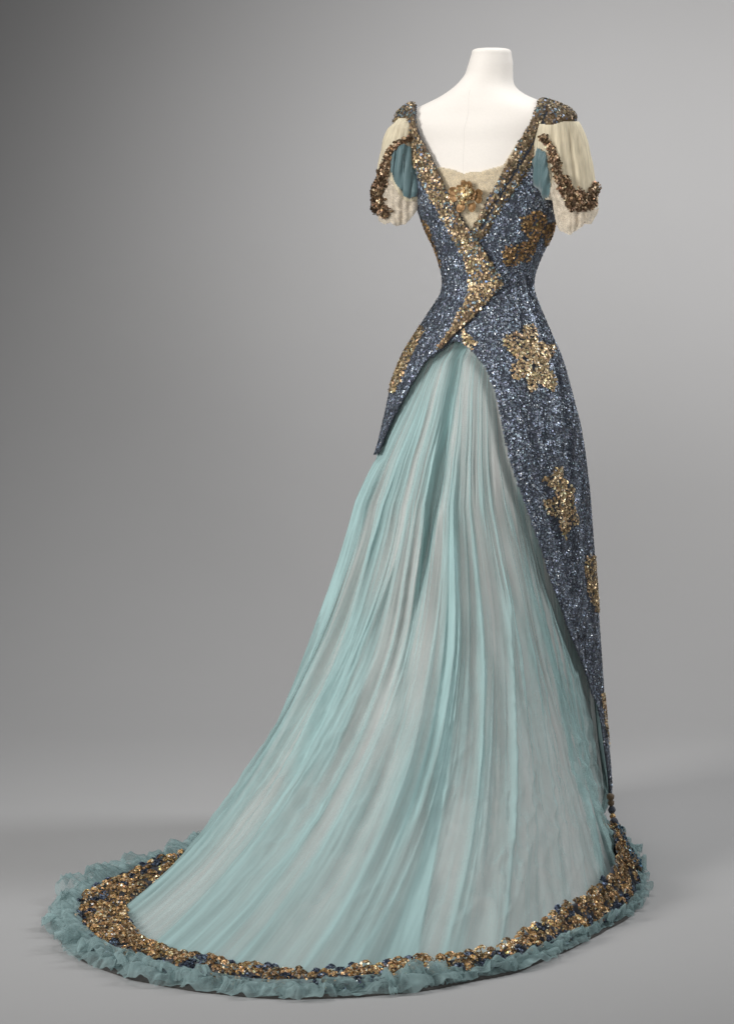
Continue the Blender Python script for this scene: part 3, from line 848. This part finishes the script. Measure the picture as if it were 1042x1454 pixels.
    dens = dens * (1 - 0.70 * rightside) + 0.07 * (1 - rightside) + 0.50 * np.exp(-((px - ex + 10) / 9) ** 2) * sstep(600, 760, py)
    dens *= 1 - 0.45 * sstep(.70, .95, S) * rightside
    dens += (0.42 + 0.08 * rightside) * fl_
    dens += 0.35 * np.exp(-(gd / 9.0) ** 2) * sstep(1250, 800, py)
    dens = np.where(f, dens, 0.5)
    Fa = grid_faces(nu, nv, True)
    # not needed under the sequined front
    me = mesh_np('chiffon_train', V.reshape(-1, 3), Fa)
    float_attr(me, 'dens', np.clip(dens, 0.02, .95).ravel())
    uv = me.uv_layers.new(name='UVMap')
    li = np.empty(len(me.loops), np.int32); me.loops.foreach_get('vertex_index', li)
    uvv = np.stack([U.ravel(), S.ravel()], 1)[li].astype(np.float32)
    uv.data.foreach_set('uv', uvv.ravel())
    link('chiffon_train', me, M['chiffon'], GOWN)
    # satin skirt below
    Us, Vs = slice(0, nu, 3), slice(0, nv, 2)
    D2 = -0.012 + np.minimum(0, D + 0.005)[Us, Vs] * 1.0 + 0.004 * (noise1(U[Us, Vs] * 7, 61) - .6) * sstep(.1, .5, S[Us, Vs])
    V2 = P[Us, Vs] + N[Us, Vs] * D2[..., None]
    V2[..., 2] = np.maximum(V2[..., 2], 0.005)
    n2u, n2v = V2.shape[:2]
    link('satin_underskirt', mesh_np('satin_underskirt', V2.reshape(-1, 3), grid_faces(n2u, n2v, True)), M['satin'], GOWN)
build_train()

# ------------------------------------------------------------------ hem: beaded gold border and chiffon ruffle
HC, HL, HU = HEMR, HEMLEN, np.linspace(0, HEMLEN, 2400, endpoint=False)
HN = closed_normals(HC, 30)
def hem_bw(u):
    """border and ruffle width at hem coordinate u"""
    i = (np.asarray(u) / HL * len(HC)).astype(int) % len(HC)
    return _bw[i]
_bw = np.array([np.linalg.norm(OUTR - c, axis=1).min() for c in HC[::8]]).repeat(8)[:len(HC)]
def hem_h(U, W, up):
    """height of the beaded border; W runs 0..1 across it"""
    lump = noise2(U * 42, W * 2.6, 71); big = noise2(U * 17, W * 0.9, 72)
    edge = np.sin(math.pi * np.clip(W, 0, 1)) ** 0.5
    return 0.006 + edge * (0.005 + 0.011 * lump * (0.4 + big)) + up * (1 - np.clip(W, 0, 1)) ** 1.3
def hem_wob(u):
    return 0.012 * (noise1(u * 22, 73) - .5), 0.66 * (1 + 0.22 * (noise1(u * 13, 74) - .5))
def build_hem():
    n, m = len(HC), 16
    W = np.linspace(-0.08, 1, m)
    U2, W2 = np.meshgrid(HU, W, indexing='ij')
    bw = hem_bw(HU)
    up = (0.005 + 0.054 * sstep(-0.08, 0.19, HC[:, 0])) * (0.8 + 0.4 * noise1(HU * 16, 79))
    wob, wid = hem_wob(HU)
    pos = HC[:, None] + HN[:, None] * (W2 * (wid * bw)[:, None] + wob[:, None])[..., None]
    H = hem_h(U2, W2, up[:, None]) - 0.002
    V = np.concatenate([pos, H[..., None]], -1)
    band = link('hem_border', mesh_np('hem_border', V.reshape(-1, 3), grid_faces(n, m, True)), M['navy_cloth'], GOWN)
    # gold and navy paillettes gathered into little flowers with gaps between them
    fu, fw = [], []
    step = 0.0165
    for k in range(int(HL / step)):
        u = (k + RNG.uniform(-.3, .3)) * step % HL
        i = int(u / HL * n) % n
        full = math.hypot(max(wid[i] * bw[i], 0.03), up[i] * 1.1); rows = max(2, int(round(full / 0.0165)))
        for r in range(rows):
            fu.append((u + RNG.uniform(-.35, .35) * step) % HL); fw.append(np.clip((r + 0.5 + RNG.uniform(-.35, .35)) / rows, 0.02, 0.98))
    fu, fw = np.array(fu), np.array(fw)
    nf, per = len(fu), 60
    fgold = RNG.random(nf) < np.where(fw > 0.82, 0.40, np.where(fw < 0.1, 0.80, 0.90))
    fgold &= noise2(fu * 24, fw * 2.2, 78) < 0.80
    fshade = np.exp(RNG.normal(0, 0.40, nf)); frad = RNG.uniform(0.0085, 0.0150, nf); fh = RNG.uniform(0.004, 0.013, nf)
    fi = np.repeat(np.arange(nf), per); N = len(fi)
    r_ = np.sqrt(RNG.random(N)); a_ = RNG.random(N) * 2 * math.pi
    r_ = r_ * (0.72 + 0.28 * np.cos(a_ * 5 + fi * 1.7))
    ou = np.cos(a_) * r_ * frad[fi]; ow = np.sin(a_) * r_ * frad[fi]
    u = fu[fi]; i0 = (u / HL * n).astype(int) % n
    full = (wid * bw)[i0]; w = fw[fi]
    tn = np.stack([-HN[i0][:, 1], HN[i0][:, 0]], 1)
    tall = full / np.hypot(full, up[i0] * 1.1)                       # on the steep part the flowers lie on the slope
    P2 = HC[i0] + HN[i0] * (w * full + wob[i0] + ow * tall)[:, None] + tn * ou[:, None]
    wl = np.clip(w + ow * tall / full, 0, 1)
    h = hem_h(u, wl, up[i0]) + fh[fi] * (1 - r_ ** 2) + 0.001
    slope = -up[i0] * 1.3 * (1 - wl) ** 0.3 / full
    Nn = np.stack([np.cos(a_) * r_ * 1.3, np.sin(a_) * r_ * 1.3 - slope], 1)
    N3 = np.concatenate([tn * Nn[:, :1] + HN[i0] * Nn[:, 1:], np.ones((N, 1))], 1)
    P = np.concatenate([P2, h[:, None]], 1)
    c = tints(N, (0.36, 0.222, 0.10), 0.45, (0.80, 0.62, 0.40), 0.15, 0.06) * fshade[fi][:, None]
    g = fgold[fi]
    c[~g] = tints((~g).sum(), (0.05, 0.066, 0.10), 0.5, (0.2, 0.26, 0.36), 0.1)
    sequins('bead_cover', P, N3, M['gold_seq'], band, 0.0044, 0.42, np.clip(c, .004, .95))
    # crumpled ruffle in three layers
    for lay, (f0, zb, amp, rel) in enumerate(((1.0, 0.006, 0.013, 0.97), (1.25, 0.013, 0.018, 0.89), (0.9, 0.020, 0.014, 0.78))):
        nn, mm = 5200, 10
        uu = np.linspace(0, HL, nn, endpoint=False)
        Cx = np.stack([np.interp(uu, HU, HC[:, i], period=HL) for i in (0, 1)], 1); Nx = np.stack([np.interp(uu, HU, HN[:, i], period=HL) for i in (0, 1)], 1)
        tx = np.stack([-Nx[:, 1], Nx[:, 0]], 1)
        bwu = np.interp(uu, HU, bw, period=HL)
        ww = np.linspace(0, 1, mm)
        U3, W3 = np.meshgrid(uu, ww, indexing='ij')
        wv = sstep(0, 0.75, W3)
        sd = 100 + lay * 10
        n1 = noise2(U3 * 38 * f0, W3 * 1.3, sd) - .5; n2 = noise2(U3 * 85 * f0, W3 * 2.5, sd + 1) - .5; n3 = noise2(U3 * 210, W3 * 5, sd + 2) - .5
        t1 = noise2(U3 * 40 * f0, W3 * 1.1, sd + 3) - .5; t2 = noise2(U3 * 95, W3 * 2.0, sd + 4) - .5
        amp_u = (0.55 + 0.9 * noise1(uu * 12, sd + 5))[:, None]
        start = (0.56 * bwu)[:, None]
        out = start + ((rel - 0.56) * bwu)[:, None] * W3 * (1 + 0.35 * (noise1(uu * 19, sd + 6) - .5))[:, None] + wv * amp_u * (0.026 * n1 + 0.010 * n2)
        side = wv * amp_u * (0.050 * t1 + 0.018 * t2)
        z = zb * (1 - 0.35 * W3) + 0.010 * np.sin(math.pi * W3) + wv * amp_u * amp * (1.9 * n1 + 1.5 * n2 + 1.0 * n3)
        z = z * np.clip(bwu / 0.12, 0.7, 1)[:, None]
        z = np.where(z < 0.004, 0.004 + 0.15 * np.abs(z - 0.004), z)
        pos = Cx[:, None] + Nx[:, None] * out[..., None] + tx[:, None] * side[..., None]
        V = np.concatenate([pos, z[..., None]], -1)
        me = mesh_np('ruffle', V.reshape(-1, 3), grid_faces(nn, mm, True))
        uv = me.uv_layers.new(name='UVMap')
        li = np.empty(len(me.loops), np.int32); me.loops.foreach_get('vertex_index', li)
        uv.data.foreach_set('uv', np.stack([U3.ravel(), (W3 + lay * 3).ravel()], 1)[li].astype(np.float32).ravel())
        link('ruffle', me, M['ruffle'], GOWN)
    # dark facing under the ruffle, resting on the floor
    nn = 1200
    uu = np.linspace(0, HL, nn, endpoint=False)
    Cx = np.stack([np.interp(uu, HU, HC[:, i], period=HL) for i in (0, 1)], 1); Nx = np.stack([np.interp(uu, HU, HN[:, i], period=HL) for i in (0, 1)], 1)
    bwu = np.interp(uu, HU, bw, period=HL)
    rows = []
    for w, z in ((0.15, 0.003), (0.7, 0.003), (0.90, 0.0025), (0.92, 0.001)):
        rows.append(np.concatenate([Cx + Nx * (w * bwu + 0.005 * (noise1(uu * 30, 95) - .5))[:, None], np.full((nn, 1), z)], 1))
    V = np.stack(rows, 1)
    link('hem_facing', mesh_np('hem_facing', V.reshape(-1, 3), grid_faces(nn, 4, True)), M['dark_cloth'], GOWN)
build_hem()

# ------------------------------------------------------------------ beaded tassel hanging at the right edge
def build_tassel():
    root = bpy.data.objects.new('bead_tassel', None); COL.objects.link(root); root.parent = GOWN
    pts = [(866, 1128), (867, 1140), (868, 1150), (870, 1163), (873, 1175), (878, 1190), (886, 1206), (896, 1222), (905, 1240)]
    Y = 0.0
    YS = [0.0, 0.0, 0.0, -0.01, -0.03, -0.09, -0.16, -0.23, -0.30]
    P3 = np.array([at_depth(x, y, yy) for (x, y), yy in zip(pts, YS)])
    P3[:, 2] = np.maximum(P3[:, 2], 0.02)
    o, P, N, c = rope('cord', P3[4:], 0.010, root, 1200, (0.06, 0.13, 0.2), (0.4, 0.28, 0.14), seed=15)
    sequins('bead_cover', P, N, M['gold_seq'], root, 0.005, 0.6, c)
    import bmesh
    for k, r, mat in ((0.3, .0075, 'bronze_cloth'), (1.0, .0065, 'bronze_cloth'), (2.0, .0075, 'navy_cloth'), (2.7, .006, 'gold_ribbon'), (3.4, .009, 'navy_cloth'), (3.9, .007, 'gold_ribbon')):
        i = int(k); p = P3[i] * (1 - (k - i)) + P3[i + 1] * (k - i)
        bm = bmesh.new(); bmesh.ops.create_icosphere(bm, subdivisions=2, radius=r)
        for v in bm.verts: v.co *= 1 + 0.18 * (random.random() - .5)
        me = bpy.data.meshes.new('bead'); bm.to_mesh(me); bm.free()
        b = link('bead', me, M[mat], root); b.location = p
build_tassel()

SC.cycles.transparent_max_bounces = 24
SC.cycles.max_bounces = 8
